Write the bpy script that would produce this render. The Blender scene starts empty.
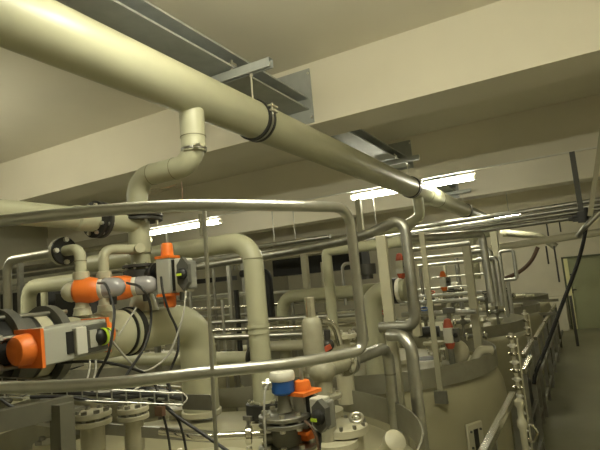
import bpy, bmesh, math, random
import numpy as np
from mathutils import Vector, Matrix
random.seed(7)
# ------------------------------------------------------------------ camera geometry (600 x 450 frame)
VP1 = np.array([580, 260.]); VP2 = np.array([-628, 369.]); CC = np.array([300, 225.])
FPX = math.sqrt(-float((VP1-CC) @ (VP2-CC)))
def _c(p): return np.array([p[0]-300, -(p[1]-225), -FPX])
_Y = _c(VP1); _Y = _Y/np.linalg.norm(_Y)
_X = -_c(VP2); _X = _X/np.linalg.norm(_X)
_Z = np.cross(_X, _Y)
R = np.array([_X, _Y, _Z])
def ray(px, py): return R @ _c((px, py))
def at(px, py, d=None, X=None, Y=None, Z=None):
    """world point seen at a pixel, at depth d or on the plane X=, Y= or Z="""
    r = ray(px, py)
    k = d/FPX if d is not None else X/r[0] if X is not None else Y/r[1] if Y is not None else Z/r[2]
    return Vector(r*k)
def move(p, ax, px=None, py=None):
    """slide p along one world axis until it is seen at column px or row py"""
    i = 'xyz'.index(ax)
    n = R[:, 0] + (px-300)/FPX*R[:, 2] if px is not None else R[:, 1] + (225-py)/FPX*R[:, 2]
    q = np.array(p, float); q[i] = 0
    q[i] = -(n @ q)/n[i]
    return Vector(q)
def path(p, *ops):
    out = [Vector(p)]
    for ax, kind, v in ops:
        out.append(move(out[-1], ax, **{kind: v}) if kind in ('px', 'py') else
                   Vector([v if 'xyz'[i] == ax else out[-1][i] for i in range(3)]))
    return out
HB, CE, FL = 1.39, 1.952, -2.0            # beam soffit, ceiling, floor (camera at the origin)
COL = bpy.context.scene.collection
WLD = {}
LABELS = {}
# ------------------------------------------------------------------ materials
def mat(name, col, rough=.5, metal=0, noise=.0, scale=8, bump=0, emit=None, col2=None, coat=0):
    m = bpy.data.materials.new(name); m.use_nodes = True
    nt = m.node_tree; b = nt.nodes['Principled BSDF']
    b.inputs['Base Color'].default_value = (*col, 1); b.inputs['Roughness'].default_value = rough
    b.inputs['Metallic'].default_value = metal
    if coat: b.inputs['Coat Weight'].default_value = coat
    if noise or bump:
        tc = nt.nodes.new('ShaderNodeTexCoord'); nz = nt.nodes.new('ShaderNodeTexNoise')
        nz.inputs['Scale'].default_value = scale; nz.inputs['Detail'].default_value = 6
        nt.links.new(tc.outputs['Object'], nz.inputs['Vector'])
        if noise:
            rp = nt.nodes.new('ShaderNodeValToRGB')
            c2 = col2 or tuple(c*(1-noise) for c in col)
            rp.color_ramp.elements[0].color = (*c2, 1); rp.color_ramp.elements[1].color = (*col, 1)
            rp.color_ramp.elements[0].position = .3; rp.color_ramp.elements[1].position = .65
            nt.links.new(nz.outputs['Fac'], rp.inputs['Fac']); nt.links.new(rp.outputs['Color'], b.inputs['Base Color'])
        if bump:
            bp = nt.nodes.new('ShaderNodeBump'); bp.inputs['Strength'].default_value = bump; bp.inputs['Distance'].default_value = .01
            nt.links.new(nz.outputs['Fac'], bp.inputs['Height']); nt.links.new(bp.outputs['Normal'], b.inputs['Normal'])
    if emit:
        b.inputs['Emission Color'].default_value = (*emit[0], 1); b.inputs['Emission Strength'].default_value = emit[1]
    return m
M = dict(
 ceiling=mat('ceiling_paint', (.80,.755,.63), .9, noise=.06, scale=1.2),
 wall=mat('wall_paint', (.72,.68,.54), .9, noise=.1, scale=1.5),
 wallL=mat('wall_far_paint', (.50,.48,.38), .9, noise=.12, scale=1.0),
 floor=mat('floor_coating', (.26,.26,.17), .45, noise=.14, scale=1.3),
 pvc=mat('grey_pvc', (.44,.435,.30), .42, noise=.05, scale=5),
 pvc2=mat('grey_pvc_fitting', (.47,.465,.325), .42, noise=.05, scale=5),
 joint=mat('joint_line', (.20,.19,.12), .7),
 steel=mat('stainless', (.56,.56,.52), .36, 1, noise=.18, scale=14),
 steeld=mat('stainless_dull', (.40,.395,.35), .42, 1, noise=.25, scale=10),
 bright=mat('stainless_bright', (.70,.68,.60), .18, 1),
 galv=mat('galvanised', (.42,.44,.425), .55, .1, noise=.15, scale=9),
 cast=mat('cast_grey', (.20,.195,.15), .5, .3, noise=.2, scale=20),
 post=mat('painted_post', (.40,.38,.27), .5, noise=.1, scale=6),
 tank=mat('tank_cream', (.40,.375,.245), .42, noise=.12, scale=2.2),
 tankf=mat('tank_fitting', (.50,.475,.345), .45),
 black=mat('black_plastic', (.018,.018,.016), .45),
 rubber=mat('black_rubber', (.012,.012,.011), .7),
 dark=mat('dark_flange', (.045,.043,.036), .5, noise=.2, scale=18),
 darkc=mat('dark_cabinet', (.03,.03,.027), .5),
 stand=mat('stand_steel', (.17,.165,.125), .5, .4, noise=.2, scale=8),
 rim=mat('rim_steel', (.33,.32,.25), .5, .45, noise=.15, scale=9),
 clear=mat('clear_cover', (.27,.27,.24), .25),
 valve=mat('valve_paint', (.33,.315,.225), .5, noise=.15, scale=20),
 darkg=mat('dark_grey', (.10,.10,.085), .5),
 orange=mat('orange_plastic', (.85,.20,.025), .45, noise=.1, scale=12),
 red=mat('red_plastic', (.42,.08,.035), .5),
 grey=mat('grey_housing', (.42,.42,.36), .45),
 pale=mat('pale_housing', (.62,.61,.53), .45),
 blue=mat('blue_enamel', (.02,.10,.36), .35),
 white=mat('white_plastic', (.75,.73,.64), .45),
 smoke=mat('smoked_dome', (.36,.35,.36), .10, coat=.8),
 yg=mat('indicator_yellow_green', (.55,.75,.05), .4),
 bolt=mat('bolt_steel', (.72,.70,.62), .3, 1),
 cable=mat('cable_black', (.015,.015,.014), .5),
 cableg=mat('cable_grey', (.36,.35,.30), .5),
 copper=mat('brown_hose', (.15,.085,.05), .5),
 door=mat('door_green', (.34,.36,.21), .5, noise=.06, scale=2),
 doorf=mat('door_frame_paint', (.10,.115,.06), .5),
 doorgap=mat('door_gap_painted_light', (.85,.82,.45), .5),  # pale yellow colour stands in for light from the next room
 lamp=mat('lamp_tube', (1,1,1), .5, emit=((.99, .96, .75), 46)),
 lampb=mat('lamp_body', (.8,.78,.7), .4),
)
# ------------------------------------------------------------------ mesh helpers (world coordinates)
def frame(d):
    d = Vector(d).normalized(); u = d.orthogonal().normalized(); return u, d.cross(u).normalized(), d
class B:
    def __init__(s): s.bm = bmesh.new()
    def _ring(s, c, u, v, r, n): return [s.bm.verts.new(c+u*(r*math.cos(2*math.pi*i/n))+v*(r*math.sin(2*math.pi*i/n))) for i in range(n)]
    def _bridge(s, a, b):
        n = len(a)
        for i in range(n): s.bm.faces.new((a[i], a[(i+1) % n], b[(i+1) % n], b[i]))
    def loft(s, rings, cap=True):
        for a, b in zip(rings, rings[1:]): s._bridge(a, b)
        if cap: s.bm.faces.new(rings[0][::-1]); s.bm.faces.new(rings[-1])
        return s
    def cyl(s, a, b, r, r2=None, n=20, cap=True):
        a, b = Vector(a), Vector(b); u, v, _ = frame(b-a); r2 = r if r2 is None else r2
        return s.loft([s._ring(a, u, v, r, n), s._ring(b, u, v, r2, n)], cap)
    def lathe(s, prof, o=(0,0,0), d=(0,0,1), n=32, cap=True):
        o = Vector(o); u, v, d = frame(d)
        return s.loft([s._ring(o+d*h, u, v, max(r, 1e-4), n) for r, h in prof], cap)
    def tube(s, pts, r, bend=None, n=14, seg=6, cap=True):
        P = [Vector(p) for p in pts]; bend = r*3 if bend is None else bend
        Q = [P[0]]
        for i in range(1, len(P)-1):
            d1 = (P[i]-P[i-1]); d2 = (P[i+1]-P[i]); l1, l2 = d1.length, d2.length
            d1.normalize(); d2.normalize(); th = d1.angle(d2, 0)
            if th < .02 or bend == 0: Q.append(P[i]); continue
            t = min(bend*math.tan(th/2), .48*l1 if i > 1 else .95*l1, .48*l2 if i < len(P)-2 else .95*l2)
            rad = t/math.tan(th/2); a = P[i]-d1*t; b = P[i]+d2*t
            c = P[i]+(d2-d1).normalized()*(rad/math.cos(th/2)); va, vb = a-c, b-c
            for k in range(seg+1):
                f = k/seg; w = (math.sin((1-f)*th)*va+math.sin(f*th)*vb)/math.sin(th); Q.append(c+w)
        Q.append(P[-1])
        u, v, t0 = frame(Q[1]-Q[0]); rings = []
        for i, q in enumerate(Q):
            t = (Q[min(i+1, len(Q)-1)]-Q[max(i-1, 0)]).normalized()
            u = (u-t*u.dot(t)).normalized(); v = t.cross(u)
            rings.append(s._ring(q, u, v, r, n))
        return s.loft(rings, cap)
    def spline(s, pts, r, n=8, k=6):
        P = [Vector(p) for p in pts]; P = [P[0]*2-P[1]]+P+[P[-1]*2-P[-2]]; Q = []
        for i in range(1, len(P)-2):
            for j in range(k):
                t = j/k; a, b, c, d = P[i-1:i+3]
                Q.append(.5*((2*b)+(c-a)*t+(2*a-5*b+4*c-d)*t*t+(3*b-a-3*c+d)*t**3))
        Q.append(P[-2]); return s.tube(Q, r, 0, n)
    def box(s, c, sz, ax=None):
        c = Vector(c); ax = ax or (Vector((1,0,0)), Vector((0,1,0)), Vector((0,0,1)))
        vs = [s.bm.verts.new(c+ax[0]*(i*sz[0]/2)+ax[1]*(j*sz[1]/2)+ax[2]*(k*sz[2]/2)) for i in (-1,1) for j in (-1,1) for k in (-1,1)]
        for f in ((0,1,3,2),(4,6,7,5),(0,4,5,1),(2,3,7,6),(0,2,6,4),(1,5,7,3)): s.bm.faces.new([vs[i] for i in f])
        return s
    def bx(s, lo, hi):
        lo, hi = Vector(lo), Vector(hi); return s.box((lo+hi)/2, hi-lo)
    def bar(s, a, b, w, h, up=(0,0,1)):
        a, b = Vector(a), Vector(b); d = (b-a).normalized(); sd = d.cross(Vector(up))
        if sd.length < 1e-3: sd = d.cross(Vector((0,1,0)))
        sd.normalize(); u = sd.cross(d).normalized()
        return s.box((a+b)/2, (w, (b-a).length, h), (sd, d, u))
    def torus(s, c, ax, R_, r, n=40, m=10):
        c = Vector(c); u, v, w = frame(ax)
        g = [[s.bm.verts.new(c+(u*math.cos(2*math.pi*i/n)+v*math.sin(2*math.pi*i/n))*(R_+r*math.cos(2*math.pi*j/m))+w*(r*math.sin(2*math.pi*j/m))) for j in range(m)] for i in range(n)]
        for i in range(n):
            a, b = g[i], g[(i+1) % n]
            for j in range(m): s.bm.faces.new((a[j], b[j], b[(j+1) % m], a[(j+1) % m]))
        return s
    def hoop(s, c, ax, ri, ro, h, n=40):
        c = Vector(c); u, v, w = frame(ax); w = w*(h/2)
        A = [s._ring(c-w, u, v, ro, n), s._ring(c+w, u, v, ro, n), s._ring(c+w, u, v, ri, n), s._ring(c-w, u, v, ri, n)]
        for i in range(4): s._bridge(A[i], A[(i+1) % 4])
        return s
    def ball(s, c, r, sc=(1,1,1), ax=None, n=16):
        c = Vector(c); ax = ax or (Vector((1,0,0)), Vector((0,1,0)), Vector((0,0,1)))
        rings = []
        for i in range(n//2+1):
            t = math.pi*(i/(n//2)); t = min(max(t, .02), math.pi-.02)
            rings.append([s.bm.verts.new(c+ax[0]*(r*sc[0]*math.sin(t)*math.cos(2*math.pi*j/n))+ax[1]*(r*sc[1]*math.sin(t)*math.sin(2*math.pi*j/n))+ax[2]*(r*sc[2]*math.cos(t))) for j in range(n)])
        return s.loft(rings)
def emit(name, b, m, parent=None, smooth=True, bevel=0):
    bm = b.bm
    bmesh.ops.recalc_face_normals(bm, faces=bm.faces[:])
    if parent is None:
        xs = [v.co for v in bm.verts]
        o = Vector(((min(c.x for c in xs)+max(c.x for c in xs))/2, (min(c.y for c in xs)+max(c.y for c in xs))/2, min(c.z for c in xs)))
    else: o = WLD[parent]
    for v in bm.verts: v.co -= o
    me = bpy.data.meshes.new(name); bm.to_mesh(me); bm.free()
    me.materials.append(M[m] if isinstance(m, str) else m)
    ob = bpy.data.objects.new(name, me); COL.objects.link(ob)
    if smooth:
        for p in me.polygons: p.use_smooth = True
        me.set_sharp_from_angle(angle=math.radians(38))
    if bevel:
        md = ob.modifiers.new('bevel', 'BEVEL'); md.width = bevel; md.segments = 2; md.limit_method = 'ANGLE'
    if parent is None: ob.location = o
    else: ob.parent = parent
    WLD[ob] = o
    return ob
def tag(o, label, cat, group=None, kind=None):
    if label in LABELS and not group: print('DUP LABEL', label)
    LABELS[label] = 1
    o['label'] = label; o['category'] = cat
    if group: o['group'] = group
    if kind: o['kind'] = kind
    return o
def thing(name, label, cat, loc, group=None):
    o = bpy.data.objects.new(name, None); COL.objects.link(o); o.location = loc; o.empty_display_size = .1
    WLD[o] = Vector(loc); return tag(o, label, cat, group)
def solo(name, b, m, label, cat, group=None, **k): return tag(emit(name, b, m, **k), label, cat, group)
def struct(name, b, m, **k):
    o = emit(name, b, m, smooth=False, **k); o['kind'] = 'structure'; return o
def dup(root, delta, label, group=None):
    def cp(o, par):
        c = o.copy(); COL.objects.link(c)
        if par: c.parent = par
        for ch in [x for x in bpy.data.objects if x.parent == o and x is not c]: cp(ch, c)
        return c
    src = [x for x in bpy.data.objects if x.parent == root]
    c = root.copy(); COL.objects.link(c); c.location = root.location+Vector(delta); c['label'] = label
    if group: c['group'] = group
    if label in LABELS: print('DUP LABEL', label)
    LABELS[label] = 1
    for ch in src: cp(ch, c)
    return c
def flange(par, c, ax, r, th, m='dark', bolts=8, br=.009, name='flange', ri=0, bm_='bolt', bl=None):
    c = Vector(c); u, v, w = frame(ax)
    f = emit(name, B().lathe([(r*.96, -th/2), (r, -th/2+.003), (r, th/2-.003), (r*.96, th/2)], c, w), m, par)
    bl = bl or th*2.2
    for i in range(bolts):
        a = 2*math.pi*(i+.5)/bolts; p = c+(u*math.cos(a)+v*math.sin(a))*r*.80
        b = B().cyl(p-w*bl/2, p+w*bl/2, br*.55, n=8)
        for s_ in (-1, 1): b.cyl(p+w*(s_*th/2), p+w*(s_*(th/2+br*1.1)), br, n=6)
        emit('bolt', b, bm_, f)
    return f
def pipe(name, pts, r, m, label, cat='pipe', bend=None, group=None, n=14, joints=()):
    t = B().tube(pts, r, bend, n)
    if not joints: return solo(name, t, m, label, cat, group)
    o = solo(name, t, m, label, cat, group)
    for p, d, k in joints: emit('joint_ring', B().hoop(p, d, r*.97, r*k, r*.16), 'joint', o)
    return o
# ------------------------------------------------------------------ setting
XL, XR, YE, YB = -10.0, 1.35, 17.07, -2.2
struct('floor', B().bx((XL-.2, YB-.2, FL-.1), (XR+.2, YE+.3, FL)), 'floor')
struct('ceiling', B().bx((XL-.2, YB-.2, CE), (XR+.2, YE+.3, CE+.15)), 'ceiling')
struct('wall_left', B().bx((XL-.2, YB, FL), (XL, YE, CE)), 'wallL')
struct('wall_right', B().bx((XR, YB, FL), (XR+.2, YE, CE)), 'wall')
struct('wall_front', B().bx((XL, YB-.2, FL), (XR, YB, CE)), 'wall')
b = B()
D0 = at(561, 258, Y=YE); dx0, dx1, dz1 = D0.x, .62, D0.z+.02
b.bx((XL, YE, FL), (dx0, YE+.2, CE)).bx((dx1, YE, FL), (XR, YE+.2, CE)).bx((dx0, YE, dz1), (dx1, YE+.2, CE))
struct('wall_back', b, 'wall')
d = struct('door_1', B().bx((dx0+.16, YE+.06, FL), (dx1-.06, YE+.10, dz1-.05)), 'door')
emit('door_frame', B().bx((dx0, YE-.03, FL), (dx0+.05, YE+.2, dz1)).bx((dx1-.05, YE-.03, FL), (dx1, YE+.2, dz1)).bx((dx0, YE-.03, dz1-.05), (dx1, YE+.2, dz1)), 'doorf', d, smooth=False)
emit('painted_lit_gap', B().bx((dx0+.05, YE-.02, FL), (dx0+.16, YE+.11, dz1-.05)), 'doorgap', d, smooth=False)  # solid strip painted as the lit room seen past the ajar door
emit('door_closer', B().bx((dx0+.06, YE+.0, -.42), (dx0+.24, YE+.06, -.39)), 'black', d, smooth=False)
hp = at(572, 290, Y=YE)
emit('door_handle', B().bx((hp.x-.03, YE+.03, hp.z-.1), (hp.x+.02, YE+.07, hp.z+.1)).bx((hp.x-.02, YE-.01, hp.z-.015), (hp.x+.12, YE+.02, hp.z+.015)), 'black', d, smooth=False)
for i, y in enumerate([-2.241, .82, 3.881, 6.942, 10.003, 13.064, 16.125]):
    struct('beam_%d' % (i+1), B().bx((XL, y, HB), (XR, y+.45, CE)), 'ceiling')
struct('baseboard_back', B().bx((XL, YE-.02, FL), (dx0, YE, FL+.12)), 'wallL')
struct('trim_1', B().bx((-.735, .4, FL), (-.70, YE-.5, FL+.05)), 'darkg')
# lamp trunking running under the beams
LT = 1.30                                 # top of the lamps
LY1, LY2, LY3 = 7.12, 13.24, 1.42
for i, y in enumerate((6.942, 13.064)):
    struct('trim_%d' % (i+2), B().bx((XL, y-.03, HB-.065), (XR, y, HB+.10)), 'ceiling')
    struct('trim_%d' % (i+4), B().bx((XL, y-.045, HB-.085), (XR, y-.002, HB-.066)), 'lampb')
# ------------------------------------------------------------------ fluorescent lamps
def lamp(x0, x1, y, label):
    z = LT; t = thing('ceiling_lamp', label, 'lamp', ((x0+x1)/2, y, z-.09), 'fluorescent ceiling lamps')
    emit('housing', B().bx((x0, y-.022, z-.05), (x1, y+.022, z)), 'lampb', t, smooth=False)
    emit('diffuser', B().bx((x0+.03, y-.055, z-.085), (x1-.03, y+.055, z-.025)), 'lamp', t, bevel=.02)
    for x in (x0, x1-.03): emit('end_cap', B().bx((x, y-.06, z-.08), (x+.03, y+.06, z-.03)), 'lampb', t, smooth=False)
    return t
a = at(351, 197, Y=LY1); e = at(476, 178, Y=LY1)
L0 = lamp(a.x, e.x, LY1, 'fluorescent lamp glowing behind the big overhead cream pipe')
a2 = at(147, 230, Y=LY1); e2 = at(219, 219, Y=LY1)
dup(L0, ((a2.x+e2.x)/2-WLD[L0].x, 0, 0), 'fluorescent lamp glowing behind the orange capped actuator and flanged pipe')
dup(L0, (-.54-WLD[L0].x, LY3-LY1, .03), 'nearest fluorescent lamp, above the camera')
dup(L0, (-5.2-WLD[L0].x, LY3-LY1, .03), 'fluorescent lamp far left in the nearest row')
dup(L0, (-2.0-WLD[L0].x, LY2-LY1, 0), 'farthest fluorescent lamp above the end of the bundle of pipes')
# ------------------------------------------------------------------ overhead main pipe
PX, PZ, PR = -1.755, 1.11, .125
mp = thing('overhead_main_pipe', 'big cream plastic pipe running the whole length under the ceiling beams', 'pipe', (PX, 5, PZ-PR))
emit('pipe_body', B().cyl((PX, -1.2, PZ), (PX, 13.2, PZ), PR, n=48), 'pvc', mp)
for y in (7.3,): emit('coupling_sleeve', B().lathe([(PR*1.02, -.32), (PR*1.07, -.31), (PR*1.07, .31), (PR*1.02, .32)], (PX, y, PZ), (0,1,0), 48), 'pvc2', mp)
emit('joint_ring', B().hoop((PX, 7.63, PZ), (0,1,0), PR, PR*1.09, .03), 'joint', mp)
CL = [2.753, 6.273, 9.75]
which = ['nearest of three', 'middle of three, by the glowing lamp', 'farthest of three']
c0 = None
for y, w in zip(CL, which):
    if c0 is None:
        c0 = thing('pipe_clamp', 'black pipe clamp on the big overhead pipe, '+w, 'pipe clamp', (PX, y, PZ-PR), 'clamps on the overhead main pipe')
        emit('clamp_band', B().hoop((PX, y-.026, PZ), (0,1,0), PR, PR+.013, .024, 48).hoop((PX, y+.026, PZ), (0,1,0), PR, PR+.013, .024, 48), 'black', c0)
        emit('clamp_liner', B().hoop((PX, y, PZ), (0,1,0), PR, PR+.010, .028, 48), 'steel', c0)
        s = Vector((PX+(PR+.018)*.94, y, PZ+(PR+.018)*.34))
        emit('clamp_screw', B().cyl(s+Vector((0,0,-.04)), s+Vector((0,0,.04)), .008, n=8).box(s+Vector((0,0,.016)), (.045,.075,.010)).box(s-Vector((0,0,.016)), (.045,.075,.010)), 'bolt', c0)
        emit('threaded_rod', B().cyl((PX-.01, y, PZ+PR), (PX-.01, y, 1.445), .006, n=8).cyl((PX-.01, y, 1.422), (PX-.01, y, 1.442), .014, n=6), 'bolt', c0)
        r0 = thing('strut_channel', 'galvanised strut channel holding the big overhead pipe, '+w, 'strut channel', (-1.83, y, 1.463), 'strut channels under the steel beams')
        emit('channel', B().bx((-2.20, y-.025, 1.442), (-1.60, y-.021, 1.504)).bx((-2.20, y+.021, 1.442), (-1.60, y+.025, 1.504)).bx((-2.20, y-.025, 1.500), (-1.60, y+.025, 1.504)).bx((-2.20, y-.025, 1.442), (-1.60, y-.011, 1.446)).bx((-2.20, y+.011, 1.442), (-1.60, y+.025, 1.446)), 'galv', r0, smooth=False)
        for x in (-2.175, -1.915): emit('beam_clip', B().bx((x-.02, y-.03, 1.539), (x+.02, y+.03, 1.56)).cyl((x, y, 1.49), (x, y, 1.585), .008, n=8), 'bolt', r0)
    else:
        dup(c0, (0, y-CL[0], 0), 'black pipe clamp on the big overhead pipe, '+w)
        dup(r0, (0, y-CL[0], 0), 'galvanised strut channel holding the big overhead pipe, '+w)
# galvanised steel beams between the concrete beams, with end plates
def steel_beam(y0, y1):
    t = thing('steel_beam', 'galvanised steel beam with end plates above the big pipe, nearest bay', 'steel beam', (-1.95, (y0+y1)/2, 1.504), 'steel beams above the main pipe')
    xm, z0, z1 = -2.045, 1.525, 1.64
    emit('beam_profile', B().bx((xm-.145, y0+.012, z0), (xm+.145, y1-.012, z0+.014)).bx((xm-.145, y0+.012, z1-.014), (xm+.145, y1-.012, z1)).bx((xm-.006, y0+.012, z0+.01), (xm+.006, y1-.012, z1-.01)), 'galv', t, smooth=False)
    for ya, yb in ((y0, y0+.012), (y1-.012, y1)):
        p = emit('end_plate', B().bx((xm-.21, ya, 1.405), (xm+.18, yb, 1.90)), 'galv', t, smooth=False)
        for x in (xm-.17, xm+.165):
            for z in (1.45, 1.855): emit('anchor_bolt', B().cyl((x, ya-.012, z), (x, yb+.012, z), .011, n=6), 'bolt', p)
    return t
S0 = steel_beam(1.272, 3.879)
dup(S0, (0, 3.061, 0), 'galvanised steel beam above the big pipe, second bay, lit by the lamp')
dup(S0, (0, 6.122, 0), 'galvanised steel beam above the big pipe, third bay from the camera')
# ------------------------------------------------------------------ tanks
def tank(cx, cy):
    t = thing('storage_tank', 'cream round tank with steel rim, nearest, under the orange capped valves', 'tank', (cx, cy, FL), 'cream tanks in rows')
    emit('tank_shell', B().lathe([(1.28, 0), (1.31, .03), (1.31, .86), (1.30, .96), (1.27, 1.05), (1.22, 1.09), (1.0, 1.15), (.7, 1.2), (.35, 1.235), (.02, 1.245)], (cx, cy, FL), n=72), 'tank', t)
    emit('rim_band', B().hoop((cx, cy, -.81), (0,0,1), 1.262, 1.27, .15, 72), 'rim', t)
    h = emit('manhole', B().lathe([(.25, 0), (.25, .10), (.30, .10), (.30, .13), (.28, .14), (.0, .17)], (cx+.52, cy-.45, -.83), n=32), 'tankf', t)
    for i in range(10):
        a_ = 2*math.pi*i/10; p = Vector((cx+.52+.275*math.cos(a_), cy-.45+.275*math.sin(a_), -.70))
        emit('bolt', B().cyl(p, p+Vector((0,0,.025)), .012, n=6), 'bolt', h)
    for dx, dy, r_ in ((.85, .15, .07), (-.5, .6, .09), (-.2, -.75, .08), (.55, .65, .07)):
        z0 = -.79-.05*math.hypot(dx, dy)
        emit('nozzle', B().lathe([(r_, -.04), (r_, .07), (r_*1.6, .07), (r_*1.6, .10), (0, .10)], (cx+dx, cy+dy, z0), n=24), 'tankf', t)
    return t
T0 = tank(-2.05, 4.9)
T0['label'] = 'cream round tank with wide steel rim band beside the walkway railing'
for dx, dy, lb in ((.08, -2.84, 'nearest cream round tank, under the blue transmitter and the orange capped actuators'),
                   (0, 2.9, 'third cream round tank along the railing, behind the wide rim band tank'),
                   (0, 5.8, 'fourth cream round tank along the railing, below the rectangular tube loop'),
                   (0, 8.7, 'last cream round tank along the railing by the far wall'),
                   (-3.3, .3, 'cream tank in the second row, behind the tall cream elbow pipe'),
                   (-3.3, 3.2, 'cream tank in the second row, below the black insulated duct'),
                   (-3.3, 6.1, 'farthest cream tank in the second row, deep among the racks'),
                   (-3.3, -2.6, 'cream tank in the second row, at the left edge behind the dark flanged valve')):
    dup(T0, (dx, dy, 0), lb)
# sight plate on the second tank
p = at(484, 448, Y=4.2); 
ang = math.atan2(p.y-4.9, p.x+2.05)
q = Vector((-2.05+1.31*math.cos(ang), 4.9+1.31*math.sin(ang), p.z)); n_ = Vector((math.cos(ang), math.sin(ang), 0)); t_ = Vector((-n_.y, n_.x, 0))
sp = thing('sight_plate', 'cream level sight plate with a dark slot on the tank side', 'sight plate', q)
emit('plate', B().box(q+n_*.012, (.024, .18, .36), (n_, t_, Vector((0,0,1)))), 'tankf', sp, bevel=.02)
emit('slot', B().box(q+n_*.026, (.008, .045, .26), (n_, t_, Vector((0,0,1)))), 'black', sp)
for s in (-1, 1):
    for z in (-.12, 0, .12): emit('bolt', B().cyl(q+n_*.02+t_*(s*.055)+Vector((0,0,z)), q+n_*.034+t_*(s*.055)+Vector((0,0,z)), .010, n=6), 'darkg', sp)
# ------------------------------------------------------------------ curved stainless guard loop in front
gl = [(-40,226.5,1.66), (0,221,1.57), (60,214.5,1.53), (120,209,1.51), (180,205.8,1.52), (240,205.2,1.57), (300,206,1.66), (330,207,1.75)]
lo = [(330,357,1.75), (290,363.5,1.66), (240,368.8,1.58), (200,373,1.54), (150,379,1.52), (107,383.5,1.52), (50,386.5,1.55), (0,388,1.58), (-40,389,1.66)]
top = [at(x, y, d=d) for x, y, d in gl]; low = [at(x, y, d=d) for x, y, d in lo]
def smooth_pts(P, k=5):
    P = [P[0]*2-P[1]]+P+[P[-1]*2-P[-2]]; Q = []
    for i in range(1, len(P)-2):
        for j in range(k):
            t = j/k; a, b_, c, d_ = P[i-1:i+3]
            Q.append(.5*((2*b_)+(c-a)*t+(2*a-5*b_+4*c-d_)*t*t+(3*b_-a-3*c+d_)*t**3))
    return Q+[P[-2]]
ctr = at(349, 208, d=1.83); cbr = at(364, 350, d=1.83)
def corner(a, c, b_, k=8, f=.085):
    u1 = (a-c).normalized()*f; u2 = (b_-c).normalized()*f
    return [c+u1*(1-t)**2+u2*t**2 for t in [i/k for i in range(k+1)]]
pts = smooth_pts(top)+corner(top[-1], ctr, cbr)+corner(ctr, cbr, low[0], f=.05)+smooth_pts(low)
gr = thing('guard_rail', 'curved stainless tube guard loop with rounded corners in front of the pipework', 'guard rail', at(210, 420, d=1.54))
emit('rail_tube', B().tube(pts, .0187, 0, 16), 'steel', gr)
sl = move(cbr, 'z', py=318); emit('weld_sleeve', B().cyl(cbr+Vector((0,0,.03)), cbr+Vector((0,0,.085)), .0205), 'steeld', gr)
p0 = at(204, 206, d=1.535); p1 = move(p0, 'z', py=455); p1 = at(216.5, 455, d=1.54)
emit('upright_rod', B().cyl(p0, p1, .0062, n=10), 'steel', gr)
# ------------------------------------------------------------------ drop pipe from the main pipe down to the valve manifold
VY, VX = 2.103, -2.20
dz = .706
pt = [Vector((PX, VY, PZ)), Vector((PX, VY, dz)), Vector((VX, VY, dz+.0)), Vector((VX, VY, .50))]
dp = thing('drop_pipe', 'cream plastic pipe dropping in an S bend from the big overhead pipe', 'pipe', pt[3])
emit('pipe_body', B().tube(pt[:], .061, .115, 28, 10), 'pvc', dp)
emit('tee_socket', B().lathe([(.066, .84-PZ), (.0685, .85-PZ), (.0685, -.07)], (PX, VY, PZ), n=28).lathe([(.066, .80-PZ), (.0665, .77-PZ), (.0665, .86-PZ)], (PX, VY, PZ), n=28), 'pvc2', dp)
emit('joint_ring', B().hoop((PX, VY, .855), (0,0,1), .06, .0700, .006), 'joint', dp)
for x in (PX-.14, VX+.13): emit('joint_ring', B().hoop((x, VY, dz), (1,0,0), .055, .0622, .005), 'joint', dp)
r_ = emit('hose_clip', B().hoop((PX, VY, .785), (0,0,1), .062, .0705, .014), 'steeld', dp)
emit('clip_screw', B().cyl((PX+.05, VY-.06, .785), (PX+.09, VY-.055, .785), .008, n=8), 'bolt', r_)
flange(dp, (VX, VY, .478), (0,0,1), .138, .02, 'dark', 8, .010, bl=.10)
solo('tie_wire', B().spline([at(148,201,d=2.75), at(150,193,d=2.74), at(152,189.5,d=2.72), at(160,188.5,d=2.70), at(170,186.5,d=2.68), at(177,184,d=2.66)], .0022), 'bright', 'thin bright wire tied under the S bend of the drop pipe', 'wire')
solo('hanger_rod', B().cyl(at(181.5,182,d=2.66), at(183.5,212,d=2.66), .003), 'copper', 'thin reddish rod hanging below the S bend of the drop pipe', 'rod')
# vertical pipe under that flange
vp = thing('valve_manifold_pipe', 'cream vertical pipe under the dark bolted flange of the drop pipe', 'pipe', (VX, VY, -.06))
emit('pipe_body', B().cyl((VX, VY, .48), (VX, VY, -.09), .054, n=28), 'pvc', vp)
emit('collar', B().lathe([(.058, .27), (.061, .275), (.061, .455), (.075, .46), (.075, .475)], (VX, VY, 0), n=28), 'pvc2', vp)
emit('joint_ring', B().hoop((VX, VY, .262), (0,0,1), .05, .0615, .006), 'joint', vp)
flange(vp, (VX, VY, .456), (0,0,1), .136, .018, 'dark', 8, .009)
flange(vp, (VX, VY, .190), (0,0,1), .105, .018, 'dark', 8, .008)
bv = thing('butterfly_valve', 'black butterfly valve in the cream vertical pipe beside the orange capped actuator', 'valve', (VX, VY, .06))
emit('valve_body', B().lathe([(.085, .10), (.10, .105), (.10, .165), (.085, .17)], (VX, VY, 0), n=28), 'dark', bv)
emit('valve_neck', B().cyl((VX+.08, VY-.02, .135), (VX+.19, VY-.035, .135), .038).cyl((VX+.14, VY-.03, .135), (VX+.155, VY-.03, .135), .06), 'black', bv)
flange(bv, (VX, VY, .08), (0,0,1), .105, .018, 'dark', 6, .008)
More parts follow.
